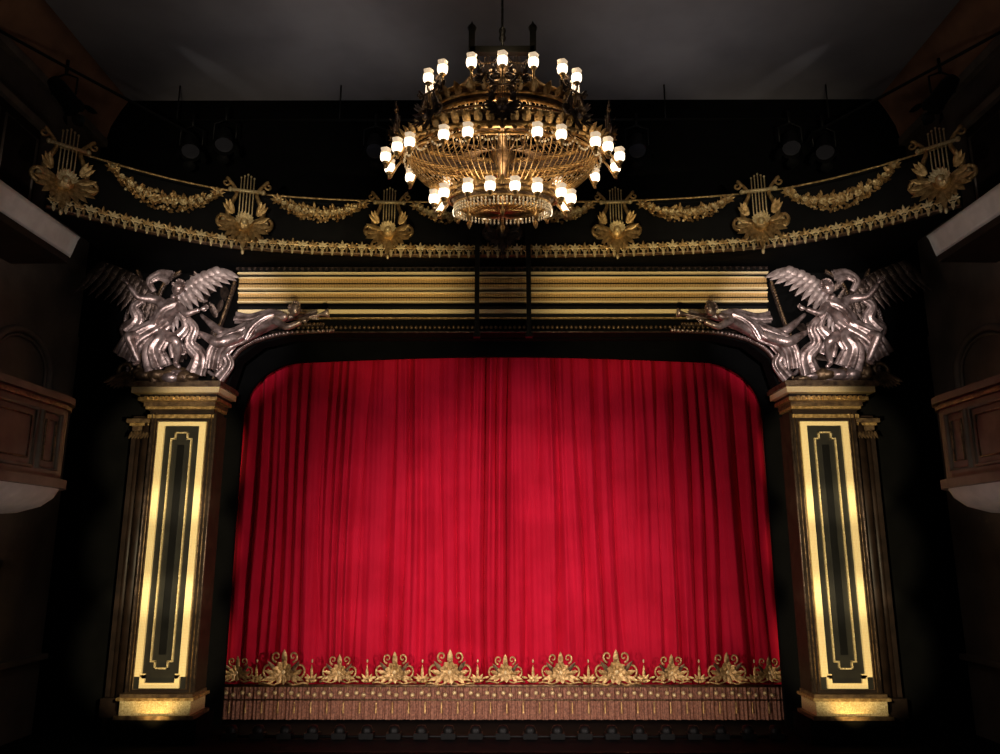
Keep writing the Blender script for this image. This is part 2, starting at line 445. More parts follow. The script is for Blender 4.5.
# ---------------------------------------------------------------- lintel
b=B()
LX=5.36
def lin(za,zb_,yy,m): b.box((0,yy+.35,C+(za+zb_)/2),(2*LX,.7,zb_-za),m)
lin(5.48,5.60,14.92,'blackgloss')
lin(5.44,5.475,14.88,'goldpat')
lin(5.40,5.44,14.95,'blackgloss')
z=5.40
for h,yy,m in ((.030,14.96,'goldpat'),(.080,15.01,'goldrib'),(.034,15.05,'black'),(.080,15.01,'goldrib'),(.030,14.97,'goldpat'),(.056,15.06,'black'),
               (.028,14.99,'goldpat'),(.065,15.03,'goldrib'),(.032,15.07,'black'),(.065,15.03,'goldrib'),(.028,14.99,'goldpat'),(.05,15.06,'black')):
    lin(z-h,z,yy,m); z-=h
lin(4.74,z,15.1,'blackgloss')
lin(4.66,4.74,15.06,'goldpat')
lin(4.58,4.66,15.10,'blackgloss')
lin(4.55,4.58,15.08,'gold')
lin(4.30,4.55,15.15,'black')
b.box((0,15.66,C+4.93),(10.3,.04,1.3),'black')
x=-LX
while x<LX:
    b.bead((x,15.12,C+4.38),.038,'golddark')
    x+=.095
x=-LX
while x<LX:
    b.box((x,14.88,C+5.54),(.05,.07,.05),'bronze'); x+=.12
for zz,yy,r in ((5.58,14.9,.014),(4.29,15.14,.02)):
    b.tube([(-LX,yy,C+zz),(LX,yy,C+zz)],r,'bronze',6)
b.make('proscenium_lintel')

# ---------------------------------------------------------------- cornice
half=[(0,14.5),(1.4,14.48),(2.8,14.4),(4.1,14.24),(5.2,13.98),(6.0,13.6),(6.7,13.12),(7.25,12.65),(7.74,12.2)]
hp=[(p.x,p.y) for p in interp([(x,y,0) for x,y in half],64)]
cpath=[(-x,y) for x,y in hp[::-1]]+hp[1:]
cum=[0]
for i in range(1,len(cpath)): cum.append(cum[-1]+math.dist(cpath[i],cpath[i-1]))
def along(sv):
    sv=max(0,min(cum[-1],sv))
    for i in range(1,len(cum)):
        if cum[i]>=sv:
            t=(sv-cum[i-1])/(cum[i]-cum[i-1]); a,c=cpath[i-1],cpath[i]
            tx,ty=c[0]-a[0],c[1]-a[1]; l=math.hypot(tx,ty)
            return (a[0]+tx*t,a[1]+ty*t),(ty/l,-tx/l),(tx/l,ty/l)
def s_at_x(x):
    for i in range(1,len(cpath)):
        if cpath[i][0]>=x:
            t=(x-cpath[i-1][0])/(cpath[i][0]-cpath[i-1][0]); return cum[i-1]+t*(cum[i]-cum[i-1])
    return cum[-1]
b=B()
zL=C+5.62; zH=C+6.72
b.sweep(cpath,[(0,zL),(0,zH),(-.12,zH),(-.12,zL)],'blackgloss')
b.sweep(cpath,[(.08,zH),(.08,zH+.03),(-.15,zH+.03),(-.15,zH)],'blackgloss')
b.sweep(cpath,[(.0,zL+.0),(.12,zL+.0),(.14,zL+.03),(.05,zL+.06),(0,zL+.06)],'golddark',True)
rr=[[b.v((x,y,zL-.01)) for x,y in cpath],[b.v((x*.999,15.68,zL-.01)) for x,y in cpath]]
for i in range(len(cpath)-1): b.f([rr[0][i],rr[0][i+1],rr[1][i+1],rr[1][i]],'black',False)
L=cum[-1]
rail=[];n=420
for k in range(n+1):
    (x,y),(nx,ny),_=along(L*k/n); rail.append((x+nx*.07,y+ny*.07,zH+.05))
b.tube(rail[::6],.022,'gold',6)
N=88
for k in range(N):
    (x,y),(nx,ny),(tx,ty)=along(L*(k+.5)/N)
    ang=math.atan2(ty,tx)
    b.M=Matrix.Translation((x+nx*.14,y+ny*.14,zL+.10))@Matrix.Rotation(ang,4,'Z')
    b.tube([(math.cos(a)*.060,0,.03+math.sin(a)*.060) for a in [j*2*pi/8 for j in range(8)]],.013,'goldpale',4,closed=True)
    for a in (pi/2,pi/2-.9,pi/2+.9,pi/2-1.5,pi/2+1.5): b.leaf((0,-.01,.03),(math.cos(a),0,math.sin(a)),(0,-1,0),random.uniform(.10,.14),.05,'goldpale' if k%2 else 'gold',.1,3)
    b.leaf((.0,-.01,-.0),(0,0,-1),(0,-1,0),.17,.06,'goldpale',.1,3)
    b.leaf((.085,0,.02),(0,0,-1),(0,-1,0),.12,.045,'gold',.1,3)
    b.bead((.085,-.01,.10),.02,'gold')
    b.M=Matrix.Identity(4)
b.make('proscenium_cornice')

def lyre(b,m='gold',m2='goldpale'):
    for sg in (-1,1):
        b.tube(interp([(sg*.05,0,-.2),(sg*.22,-.03,-.14),(sg*.30,-.04,.05),(sg*.22,-.04,.24),(sg*.17,-.04,.38),(sg*.25,-.05,.52),(sg*.36,-.05,.62)],18),[.055-.0017*k for k in range(19)],m,7)
        b.spiral((sg*.36,-.05,.54),.085,1.1,.024,m,sg,a0=pi/2,n=14,tw=5)
        b.spiral((sg*.36,-.05,-.12),.14,1.5,.038,m,sg,a0=pi,n=22)
        b.ell((sg*.36,-.06,-.12),(.045,.045,.045),m2,6,5)
        for a,L_ in ((.25,.40),(-.15,.44),(-.5,.44),(-.85,.42),(-1.2,.40)):
            b.leaf((sg*.06,-.04,-.16),(sg*math.cos(a),-.25,math.sin(a)),(0,-1,0),L_,.12,m,.2,5)
        for a,L_ in ((.6,.24),(.95,.26),(1.25,.24)):
            b.leaf((sg*.20,-.07,.0),(sg*math.cos(a),-.25,math.sin(a)),(0,-1,0),L_,.09,m,.3,4)
    b.tube([(-.27,-.06,.42),(.27,-.06,.42)],.030,m2,7)
    b.bead((-.28,-.06,.42),.046,m2);b.bead((.28,-.06,.42),.046,m2)
    for k in range(5):
        x=(k-2)*.055
        b.tube([(x,-.06,-.1),(x,-.06,.70-.03*abs(k-2))],.011,m2,5)
        b.bead((x,-.06,.71-.03*abs(k-2)),.02,m2)
    b.ell((0,-.08,-.16),(.15,.12,.14),m,10,7)
    for k in range(9):
        a=pi*k/8
        b.leaf((0,-.12,-.16),(math.cos(a),-.4,math.sin(a)*.8+.1),(0,-1,0),.20,.09,m2,.3,4)
    b.ell((0,-.2,-.16),(.05,.05,.06),m2,8,6)
    for a in (-pi/2,-pi/2-.35,-pi/2+.35): b.leaf((0,-.05,-.26),(math.cos(a),-.12,math.sin(a)),(0,-1,0),.38 if a==-pi/2 else .27,.12,m,.12,5)
    b.ell((0,-.06,-.64),(.03,.03,.05),m2,6,5)
LYX=[-7.60,-4.98,-2.24,2.24,4.98,7.60]
for lx in LYX:
    (x,y),(nx,ny),(tx,ty)=along(s_at_x(lx)); ang=math.atan2(ty,tx)
    far=abs(lx)>7
    kx,kz,zc=(1.10,1.13,6.27) if far else ((1.08,1.17,6.24) if abs(lx)>4 else (1.0,1.07,6.22))
    b=B(); b.M=Matrix.Translation((x+nx*.18,y+ny*.18,C+zc))@Matrix.Rotation(ang,4,'Z')@Matrix.Diagonal((kx,1,kz,1))
    lyre(b); b.make('lyre_ornament')
b=B(); b.M=Matrix.Translation((0,14.34,C+6.2))@Matrix.Diagonal((.82,1,1,1)); lyre(b,'bronze','golddark'); b.make('lyre_ornament')

def garland(xa,xb,sag,thick):
    b=B(); sa,sb=s_at_x(xa),s_at_x(xb)
    zt=zH-.04
    n=int((sb-sa)*75)
    for k in range(n+1):
        t=k/n; (x,y),(nx,ny),(tx,ty)=along(sa+(sb-sa)*t)
        h=4*t*(1-t); z=zt-sag*h**.8; th=thick*(.2+.8*h**.9)
        for q in range(3):
            dz=random.uniform(-th,th)*.9; o=.07+.10*math.sqrt(max(0,1-(dz/th)**2))*h+.02
            p=(x+nx*o+tx*random.uniform(-.02,.02),y+ny*o,z+dz)
            if random.random()<.42:
                r=random.uniform(.018,.034); b.ell(p,(r,r*.8,r),'goldpale' if random.random()<.3 else 'gold',6,4)
            else:
                a=random.uniform(0,2*pi); b.leaf(p,(tx*math.cos(a)+nx*.4,ty*math.cos(a)+ny*.4,math.sin(a)),(nx,ny,0),random.uniform(.07,.12),.05,'gold',.35,3)
    for t in [i/12 for i in range(1,12)]:
        (x,y),(nx,ny),(tx,ty)=along(sa+(sb-sa)*t); h=4*t*(1-t); z=zt-sag*h**.8
        for j in range(6):
            a=j*pi/3; b.leaf((x+nx*.18,y+ny*.18,z),(tx*math.cos(a)+nx*.4,ty*math.cos(a)+ny*.4,math.sin(a)),(nx,ny,0),.085*(.5+.6*h),.07,'goldpale',.3,3)
    for t,sg in ((0,-1),(1,1)):
        (x,y),(nx,ny),(tx,ty)=along(sa+(sb-sa)*t)
        for a in (-.6,.1,.8,2.4,3.2,-2.2): b.leaf((x+nx*.1,y+ny*.1,zt),(tx*math.cos(a),ty*math.cos(a),math.sin(a)),(nx,ny,0),.14,.06,'gold',.2,3)
        b.bead((x+nx*.12,y+ny*.12,zt),.04,'goldpale')
    b.make('garland')
garland(-7.05,-5.5,.42,.19);garland(5.5,7.05,.42,.19)
garland(-4.42,-2.78,.28,.17);garland(2.78,4.42,.28,.17)
garland(-1.72,-.55,.26,.12);garland(.55,1.72,.26,.12)

# ---------------------------------------------------------------- spandrel brackets
def spandrel(s):
    b=B(s)
    outl=[(7.55,3.16),(7.62,3.9),(7.72,4.5),(7.6,5.1),(7.7,5.58),(5.38,5.58),(5.38,4.28),(3.6,4.27),(4.3,4.23),(4.95,4.08),(5.35,3.75),(5.5,3.16)]
    A=[b.v((x,15.24,C+z)) for x,z in outl]; b.f(A,'black',False)
    Bk=[b.v((x,15.64,C+z)) for x,z in outl]
    for i in range(len(outl)): j=(i+1)%len(outl); b.f([A[i],A[j],Bk[j],Bk[i]],'black',False)
    curves=[[(7.45,3.3),(7.5,3.9),(7.62,4.5),(7.5,5.1),(7.75,5.55)],[(7.2,3.3),(7.22,3.9),(7.34,4.5),(7.3,5.1),(7.45,5.55)],
            [(5.52,3.25),(5.38,3.75),(5.05,4.05),(4.4,4.24),(3.4,4.30)],[(5.72,3.3),(5.58,3.8),(5.2,4.18),(4.5,4.38),(3.6,4.42)],
            [(7.0,3.3),(6.95,4.0),(7.05,4.7),(6.9,5.3),(6.6,5.55)],[(5.9,3.4),(5.8,4.0),(5.66,4.45),(5.58,4.75),(5.45,5.3)]]
    for ci,cv in enumerate(curves):
        P=interp([(x,15.10-.05*(ci%2),C+z) for x,z in cv],44)
        b.tube(P[::2],.042,'bronze',7)
        for p in P: b.bead((p.x,p.y-.06,p.z),.034,'silver' if ci in(0,2) else 'golddark')
    b.spiral((7.42,14.95,C+3.45),.26,1.7,.055,'golddark',1,a0=pi/2,n=30)
    b.spiral((7.42,14.9,C+4.30),.20,1.6,.045,'silver',1,a0=-pi/2,n=30)
    b.spiral((5.66,14.95,C+3.5),.19,1.6,.045,'silver',-1,a0=pi/2,n=28)
    for k in range(9):
        a=-pi/2+(-.9+k*.22); b.leaf((7.45,14.9,C+3.4),(math.cos(a),-.3,math.sin(a)),(0,-1,0),.42,.12,'golddark',.2,5)
        b.leaf((7.5,14.9,C+4.9),(math.cos(a+pi),-.3,math.sin(a+pi)),(0,-1,0),.55,.12,'bronze',.2,5)
    for k in range(26):
        a=random.uniform(0,2*pi); cx=random.uniform(5.7,7.1); cz=random.uniform(3.6,5.3)
        b.leaf((cx,15.1,C+cz),(math.cos(a),-.3,math.sin(a)),(0,-1,0),random.uniform(.3,.5),.14,'bronze',.25,5)
    b.make('spandrel_bracket')
spandrel(-1);spandrel(1)

# ---------------------------------------------------------------- statues
def skin_body(name,J,E,s,parent,root):
    names=list(J); me=bpy.data.meshes.new(name)
    me.from_pydata([(J[n][0]*s,J[n][1],J[n][2]+C) for n in names],[(names.index(a),names.index(c)) for a,c in E],[])
    o=bpy.data.objects.new(name,me); sc.collection.objects.link(o); o.parent=parent
    md=o.modifiers.new('skin','SKIN'); 
    sv=me.skin_vertices[0].data
    for i,n in enumerate(names):
        r=J[n][3]; sv[i].radius=(r,r); sv[i].use_root=(n==root); sv[i].use_loose=False
    md.use_smooth_shade=True; md.branch_smoothing=.6
    ss=o.modifiers.new('sub','SUBSURF'); ss.levels=2; ss.render_levels=2
    me.materials.append(M['silver'])
    return o
def head(b,c,fd,up,r=.12,m='silver'):
    f=Vector(fd).normalized();u=Vector(up);u=(u-f*u.dot(f)).normalized();w=f.cross(u)
    R=Matrix((w,f,u)).transposed()
    c=Vector(c)
    def P(x,y,z): return c+R@Vector((x*r,y*r,z*r))
    b.ell(c,(r*.80,r*.95,r*1.15),m,14,10,R)
    b.ell(P(0,.25,-.55),(r*.5,r*.6,r*.5),m,10,8,R)
    b.tube([P(0,.9,.25),P(0,1.12,-.05),P(0,1.0,-.2)],[r*.08,r*.14,r*.12],m,6)
    for sg in (-1,1):
        b.ell(P(sg*.32,.80,.18),(r*.14,r*.10,r*.09),m,6,5,R)
        b.tube([P(sg*.12,.93,.33),P(sg*.35,.88,.38),P(sg*.55,.7,.3)],r*.06,m,5)
        b.ell(P(sg*.8,0,.0),(r*.1,r*.18,r*.26),m,6,5,R)
    b.ell(P(0,.93,-.42),(r*.22,r*.08,r*.06),m,6,5,R)
    for k in range(34):
        th=random.uniform(0,2*pi); ph=random.uniform(0,1.9)
        x=math.sin(ph)*math.cos(th);y=math.sin(ph)*math.sin(th);z=math.cos(ph)
        if y>.35 and z<.62: continue
        b.ell(P(x*.9,y*.95-.08,z*1.12+.06),(r*.22,r*.22,r*.18),m,6,5)
    b.ell(P(0,-.95,.3),(r*.42,)*3,m,8,6)
def hand(b,wr,el,m='silver',sp=(0,-1,0),L=.2):
    wr=Vector(wr);d=(wr-Vector(el)).normalized();n=Vector(sp);n=(n-d*n.dot(d)).normalized();w=d.cross(n)
    R=Matrix((w,n,d)).transposed()
    b.ell(wr+d*L*.25,(L*.2,L*.1,L*.3),m,8,6,R)
    for k,l in enumerate((.42,.5,.47,.36)):
        o=w*(k-1.5)*L*.11; p=wr+d*L*.45+o
        b.tube([p,p+d*L*l*.5+n*L*.04+o*.15,p+d*L*l*.85+n*L*.16+o*.2],[L*.055,L*.05,L*.035],m,5)
    p=wr+d*L*.15-w*L*.17
    b.tube([p,p+d*L*.2-w*L*.14,p+d*L*.38-w*L*.13+n*L*.08],[L*.065,L*.055,L*.04],m,5)
def wing(b,bone,dirs,n,Ls,W,nm,m):
    P=interp(bone,n)
    b.tube(P,[.055-.035*k/n for k in range(n+1)],m,7)
    for row,(f,off,wf) in enumerate(((1,.0,1),(.66,-.035,1.1),(.38,-.07,1.2))):
        for k in range(n+1):
            t=(k+.4*row)/n
            if t>1: continue
            p=P[min(n,k)]
            d=Vector(dirs[0]).lerp(Vector(dirs[1]),t**.8).normalized()
            L=(Ls[0]+(Ls[1]-Ls[0])*t)*f*(1-.10*random.random())
            b.leaf(p+Vector((0,off-.02*(k%2),0)),d,nm,L,W*wf,m,-.06,5,.3)
def cloth(b,pts,rad,folds,amp,m,nu=40,seed=0,flat=.6):
    P=interp(pts,20); K=len(P); rows=[]
    for k in range(K):
        t=k/(K-1); tg=(P[min(k+1,K-1)]-P[max(k-1,0)]).normalized()
        u=Vector((0,-1,0)); u=(u-tg*u.dot(tg)).normalized(); w=tg.cross(u)
        r=rad[0]+(rad[1]-rad[0])*t
        row=[]
        for j in range(nu):
            a=2*pi*j/nu; rr=r*(1+amp*(.3+t)*math.sin(folds*a+seed+2.2*t+.6*math.sin(3*a)))
            row.append(b.v(P[k]+w*rr*math.cos(a)+u*rr*flat*math.sin(a)))
        rows.append(row)
    for k in range(K-1):
        for j in range(nu): b.f([rows[k][j],rows[k][(j+1)%nu],rows[k+1][(j+1)%nu],rows[k+1][j]],m)
def Z(p): return (p[0],p[1],p[2]+C)

def angel(s):
    e=empty('winged_angel_statue')
    # crouching, torso leaning in towards the stage, one arm bent outward, the other reaching in
    J={'pelvis':(6.84,14.84,4.18,.17),'waist':(6.72,14.72,4.38,.14),'chest':(6.54,14.56,4.60,.19),'neckb':(6.42,14.46,4.78,.085),'neck':(6.38,14.40,4.84,.068),
       'shA':(6.78,14.60,4.80,.095),'elA':(7.12,14.48,4.80,.07),'wrA':(7.30,14.38,5.04,.046),
       'shB':(6.28,14.46,4.64,.095),'elB':(6.08,14.30,4.40,.07),'wrB':(5.80,14.28,4.50,.046),
       'hipA':(6.98,14.8,4.12,.14),'thA':(7.10,14.58,4.08,.12),'knA':(7.20,14.38,4.00,.096),'calfA':(7.12,14.46,3.80,.078),'anA':(7.02,14.56,3.52,.054),'toA':(7.06,14.40,3.44,.04),
       'hipB':(6.66,14.78,4.10,.14),'thB':(6.46,14.58,4.02,.12),'knB':(6.26,14.42,3.92,.096),'calfB':(6.28,14.56,3.74,.078),'anB':(6.36,14.68,3.52,.054),'toB':(6.22,14.56,3.42,.04)}
    E=[('pelvis','waist'),('waist','chest'),('chest','neckb'),('neckb','neck'),('chest','shA'),('shA','elA'),('elA','wrA'),('chest','shB'),('shB','elB'),('elB','wrB'),
       ('pelvis','hipA'),('hipA','thA'),('thA','knA'),('knA','calfA'),('calfA','anA'),('anA','toA'),('pelvis','hipB'),('hipB','thB'),('thB','knB'),('knB','calfB'),('calfB','anB'),('anB','toB')]
    skin_body('body',J,E,s,e,'pelvis')
    b=B(s)
    head(b,(6.29,14.34,C+4.96),(-.9,-.9,-.4),(-.4,0,1),.135)
    hand(b,Z(J['wrA'][:3]),Z(J['elA'][:3])); hand(b,Z(J['wrB'][:3]),Z(J['elB'][:3]))
    b.make('head_and_hands',e)
    b=B(s)
    cloth(b,[Z((6.60,14.68,4.38)),Z((6.74,14.64,4.26)),Z((6.94,14.60,4.14)),Z((7.16,14.60,3.98)),Z((7.36,14.68,3.66))],(.15,.20),7,.24,'silver',48,.4,.75)
    cloth(b,[Z((6.78,14.60,4.20)),Z((6.64,14.56,4.00)),Z((6.76,14.58,3.76)),Z((6.66,14.62,3.42))],(.12,.20),6,.34,'silver',44,1.7,.5)
    cloth(b,[Z((6.28,14.44,4.70)),Z((6.56,14.38,4.54)),Z((6.80,14.54,4.32))],(.06,.09),4,.28,'silver',24,1,.6)
    cloth(b,[Z((6.08,14.38,4.34)),Z((5.94,14.40,4.14)),Z((6.04,14.48,3.88)),Z((5.84,14.52,3.62)),Z((5.92,14.6,3.32))],(.06,.15),5,.34,'silver',30,2,.5)
    cloth(b,[Z((6.90,14.6,4.88)),Z((7.22,14.55,4.66)),Z((7.14,14.6,4.40)),Z((7.36,14.65,4.16))],(.05,.13),5,.3,'silver',30,3,.5)
    cloth(b,[Z((6.3,14.6,4.5)),Z((6.2,14.65,4.25)),Z((6.38,14.65,3.98)),Z((6.3,14.7,3.7))],(.05,.14),5,.34,'silver',30,4,.5)
    cloth(b,[Z((6.95,14.75,5.02)),Z((7.05,14.72,5.22)),Z((6.85,14.72,5.36)),Z((6.62,14.7,5.30))],(.05,.12),5,.3,'silver',30,2.4,.5)
    b.make('drapery',e)
    b=B(s)
    wing(b,[Z((6.62,14.80,4.74)),Z((6.42,14.72,5.06)),Z((6.06,14.64,5.30)),Z((5.64,14.56,5.42))],((-.20,-.05,-1),(-.85,-.10,-.35)),12,(.62,.54),.14,(0,-1,.1),'feather')
    wing(b,[Z((6.85,14.95,4.8)),Z((7.1,14.85,5.15)),Z((7.45,14.7,5.40)),Z((7.85,14.4,5.5))],((.15,-.05,-1),(.6,-.1,-.8)),14,(.75,.8),.15,(0,-1,.1),'bronze')
    b.make('wings',e)
    b=B(s)
    for k in range(30):
        x=random.uniform(5.85,7.15); b.ell((x,random.uniform(14.7,14.98),C+random.uniform(3.22,3.40)),(random.uniform(.1,.2),.14,random.uniform(.06,.14)),'silver' if k%3==0 else 'golddark',8,6)
    b.make('plinth_rocks',e)
def nymph(s):
    e=empty('flying_figure_statue')
    J={'pelvis':(4.98,14.72,4.16,.20),'waist':(4.74,14.66,4.25,.15),'chest':(4.46,14.60,4.34,.19),'neckb':(4.26,14.56,4.43,.085),'neck':(4.18,14.53,4.47,.068),
       'shA':(4.40,14.40,4.32,.095),'elA':(4.12,14.30,4.14,.07),'wrA':(3.84,14.28,4.26,.046),
       'shB':(4.42,14.78,4.44,.09),'elB':(4.08,14.76,4.52,.07),'wrB':(3.76,14.62,4.46,.046),
       'hipA':(5.08,14.58,4.06,.16),'thA':(5.24,14.46,3.94,.135),'knA':(5.44,14.36,3.84,.11),'cfA':(5.64,14.42,3.96,.088),'anA':(5.84,14.50,4.08,.056),'toA':(6.00,14.50,4.14,.036),
       'hipB':(5.08,14.84,4.12,.15),'thB':(5.30,14.78,4.14,.13),'knB':(5.52,14.70,4.16,.10),'cfB':(5.70,14.72,4.30,.08),'anB':(5.86,14.74,4.44,.052),'toB':(5.98,14.72,4.54,.036)}
    E=[('pelvis','waist'),('waist','chest'),('chest','neckb'),('neckb','neck'),('chest','shA'),('shA','elA'),('elA','wrA'),('chest','shB'),('shB','elB'),('elB','wrB'),
       ('pelvis','hipA'),('hipA','thA'),('thA','knA'),('knA','cfA'),('cfA','anA'),('anA','toA'),('pelvis','hipB'),('hipB','thB'),('thB','knB'),('knB','cfB'),('cfB','anB'),('anB','toB')]
    skin_body('body',J,E,s,e,'pelvis')
    b=B(s)
    head(b,(4.04,14.47,C+4.56),(-.7,-.8,-.05),(-.2,0,1),.13)
    hand(b,Z(J['wrA'][:3]),Z(J['elA'][:3]),L=.18); hand(b,Z(J['wrB'][:3]),Z(J['elB'][:3]),L=.18)
    b.make('head_and_hands',e)
    b=B(s)
    cloth(b,[Z((4.92,14.64,4.20)),Z((5.12,14.58,4.06)),Z((5.34,14.52,3.94)),Z((5.54,14.58,3.72)),Z((5.62,14.66,3.42))],(.18,.15),7,.26,'silver',48,.3,.8)
    cloth(b,[Z((5.2,14.6,3.9)),Z((5.36,14.6,3.7)),Z((5.32,14.65,3.5)),Z((5.52,14.7,3.25))],(.06,.11),5,.3,'silver',30,1.4,.5)
    cloth(b,[Z((4.46,14.46,4.46)),Z((4.66,14.44,4.36)),Z((4.86,14.46,4.2)),Z((5.0,14.5,3.98))],(.05,.08),4,.34,'silver',24,1.4,.5)
    cloth(b,[Z((4.3,14.6,4.50)),Z((4.6,14.7,4.56)),Z((5.0,14.75,4.46)),Z((5.3,14.8,4.5))],(.05,.10),4,.3,'silver',24,1.4,.5)
    b.make('drapery',e)
    b=B(s)
    b.tube([Z((3.9,14.26,4.30)),Z((3.7,14.28,4.35)),Z((3.52,14.3,4.40)),Z((3.42,14.3,4.42)),Z((3.34,14.3,4.43))],[.015,.02,.025,.05,.095],'silver',10)
    for k in range(5): b.leaf(Z((3.85,14.5,4.45)),(-1,.1*k-.2,.3-.14*k),(0,-1,0),.3,.07,'silver',.1,4)
    b.make('trumpet',e)
for s in (-1,1): angel(s); nymph(s)

# ---------------------------------------------------------------- chandelier
def chandelier():
    e=empty('chandelier')
    cx,cy=0,9.0; k=.5
    def P(a,r,z): a=math.radians(a); return (cx+r*math.sin(a),cy-r*k*math.cos(a),C+z)
    def ring(b,r,z,rad,m,n=72,tw=7): b.tube([P(360*i/n,r,z) for i in range(n)],rad,m,tw,closed=True)
    b=B()
    b.box((cx,cy,C+6.36),(.84,.09,.09),'iron')
    for sg in (-1,1):
        b.box((cx+sg*.40,cy,C+6.46),(.08,.09,.46),'iron'); b.lathe((cx+sg*.40,cy,C+6.66),[(.05,0),(.06,.05),(.02,.1),(.0,.15)],'iron',8)
        b.tube([(cx+sg*.36,cy,C+6.36),(cx+sg*.30,cy,C+6.1),(cx+sg*.34,cy,C+5.8)],.02,'iron',6)
    b.tube([(cx,cy,C+6.4),(cx,cy,C+9.85)],.018,'iron',6)
    z=6.55
    while z<9.8:
        b.tube([(cx+.035*math.cos(a),cy,C+z+.06*math.sin(a)) if int(z*100)%2 else (cx,cy+.035*math.cos(a),C+z+.06*math.sin(a)) for a in [j*pi/4 for j in range(8)]],.013,'iron',4,closed=True); z+=.1
    b.lathe((cx,cy,C+9.7),[(.05,0),(.22,.08),(.3,.14)],'golddark',20)
    b.lathe((cx,cy,C),[(.02,6.36),(.06,6.3),(.05,6.2),(.10,6.1),(.05,6.0),(.05,5.7),(.15,5.55),(.06,5.4),(.06,5.0),(.16,4.85),(.05,4.7),(.05,4.25),(.10,4.2),(.05,4.12),(.0,4.05)],'golddark',16)
    for i in range(8):
        a=45*i+22
        b.tube(interp([P(a,.05,6.0),P(a,.4,5.95),P(a,.55,5.8),P(a,.84,5.62)],10),.020,'golddark',6)
        b.tube(interp([P(a,.05,5.2),P(a,.6,5.25),P(a,1.2,4.98)],10),.020,'golddark',6)
        b.tube(interp([P(a,.05,4.5),P(a,.4,4.42),P(a,.66,4.3)],10),.016,'golddark',6)
    b.make('frame',e)
    b=B()
    for r,z,rad,m in ((.84,5.62,.035,'gold'),(.86,5.50,.022,'gold'),(.80,5.42,.03,'gold'),(1.22,5.12,.035,'gold'),(1.25,4.94,.045,'gold'),(1.20,4.84,.022,'gold'),(1.02,5.26,.018,'golddark'),
                      (.72,4.34,.03,'gold'),(.68,4.26,.025,'gold'),(.58,4.19,.025,'gold'),(.34,4.12,.018,'gold')):
        ring(b,r,z,rad,m)
    n=96
    def band(r0,z0,r1,z1,m):
        A=[b.v(P(360*i/n,r0,z0)) for i in range(n)];D=[b.v(P(360*i/n,r1,z1)) for i in range(n)]
        for i in range(n): b.f([A[i],A[(i+1)%n],D[(i+1)%n],D[i]],m)
    band(.84,5.6,.80,5.42,'golddark'); band(1.20,5.12,1.23,4.94,'bronze'); band(.72,4.34,.60,4.2,'golddark')
    for i in range(56):
        a=360*i/56
        d=Vector((math.sin(math.radians(a)),-math.cos(math.radians(a)),0))
        p=Vector(P(a,1.27,5.04))
        b.leaf(p+Vector((0,0,-.08)),(d.x*.3,d.y*.3,1),d,.17,.11,'gold',.3,4)
        b.leaf(p+Vector((0,0,-.1)),(d.x*.2,d.y*.2,-1),d,.11,.07,'gold',.3,3)
        if i%2==0:
            p=Vector(P(a,.86,5.5)); b.leaf(p,(d.x*.3,d.y*.3,1),d,.18,.12,'gold',.3,4)
            p=Vector(P(a,.72,4.30)); b.leaf(p,(d.x*.3,d.y*.3,1),d,.12,.09,'gold',.3,4)
    b.make('gilt_rings',e)
    b=B()
    for i in range(84):
        a=360*i/84
        b.tube(interp([P(a,.80,5.42),P(a,.88,5.26),P(a,1.04,5.14),P(a,1.20,5.10)],7),.006,'gold',3)
        b.tube(interp([P(a,1.20,4.84),P(a,1.10,4.62),P(a,.90,4.44),P(a,.70,4.34)],8),.007,'gold',4)
        if i%2==0:
            b.tube(interp([P(a,.58,4.19),P(a,.45,4.10),P(a,.22,4.07),P(a,.03,4.07)],7),.008,'gold',4)
            b.tube(interp([P(a,1.18,4.86),P(a,.8,4.76),P(a,.3,4.86)],6),.006,'golddark',3)
    for i in range(72):
        a=360*i/72
        for j in range(3): b.ell(P(a,.60,4.16-.04*j),(.014,.014,.022),'crystal',5,4)
        if i%2: 
            for j in range(2): b.ell(P(a,.80,5.37-.05*j),(.014,.014,.022),'crystal',5,4)
    for i in range(24):
        a0=360*i/24
        for j in range(9):
            t=j/8; b.ell(P(a0+15*t,1.24,4.86-.12*4*t*(1-t)),(.014,.014,.016),'crystal',5,4)
    for a in (0,60,-60,120,-120,180):
        b.lathe(P(a,.48,4.0),[(0,.15),(.015,.1),(.012,.04),(.035,.0),(.02,-.05),(0,-.08)],'gold',8)
    b.make('bead_strings',e)
    lamps=B(); arms=B()
    def lamp(a,r,z,rin,zin):
        p=Vector(P(a,r,z))
        arms.tube(interp([P(a,rin,zin),P(a,(rin+r)/2,zin-.10),P(a,r,z-.16),P(a,r,z-.07)],8),.014,'gold',6)
        arms.lathe(p+Vector((0,0,-.09)),[(.0,-.03),(.03,-.01),(.045,.02),(.03,.03)],'gold',8)
        lamps.lathe(p,[(.035,-.065),(.060,-.045),(.068,.0),(.064,.035)],'lampglass',10)
        lamps.lathe(p,[(.064,.035),(.056,.07),(.066,.105)],'shade',10,ribs=5,ra=.08)
        lamps.ell(p+Vector((0,0,.03)),(.045,.045,.06),'lampglass',8,6)
    for a in (0,23,-23,50,-50,75,-75,105,-105,140,-140,180): lamp(a,.98,5.88,.84,5.62)
    for a in (16,28,49,60,80,102,125,150):
        for sg in (1,-1): lamp(sg*a,1.48,4.78,1.25,4.92)
    for a in (10,29,56,80,110,138,166):
        for sg in (1,-1): lamp(sg*a,.86,4.24,.70,4.30)
    lamps.make('lamps',e); arms.make('lamp_arms',e)
    b=B()
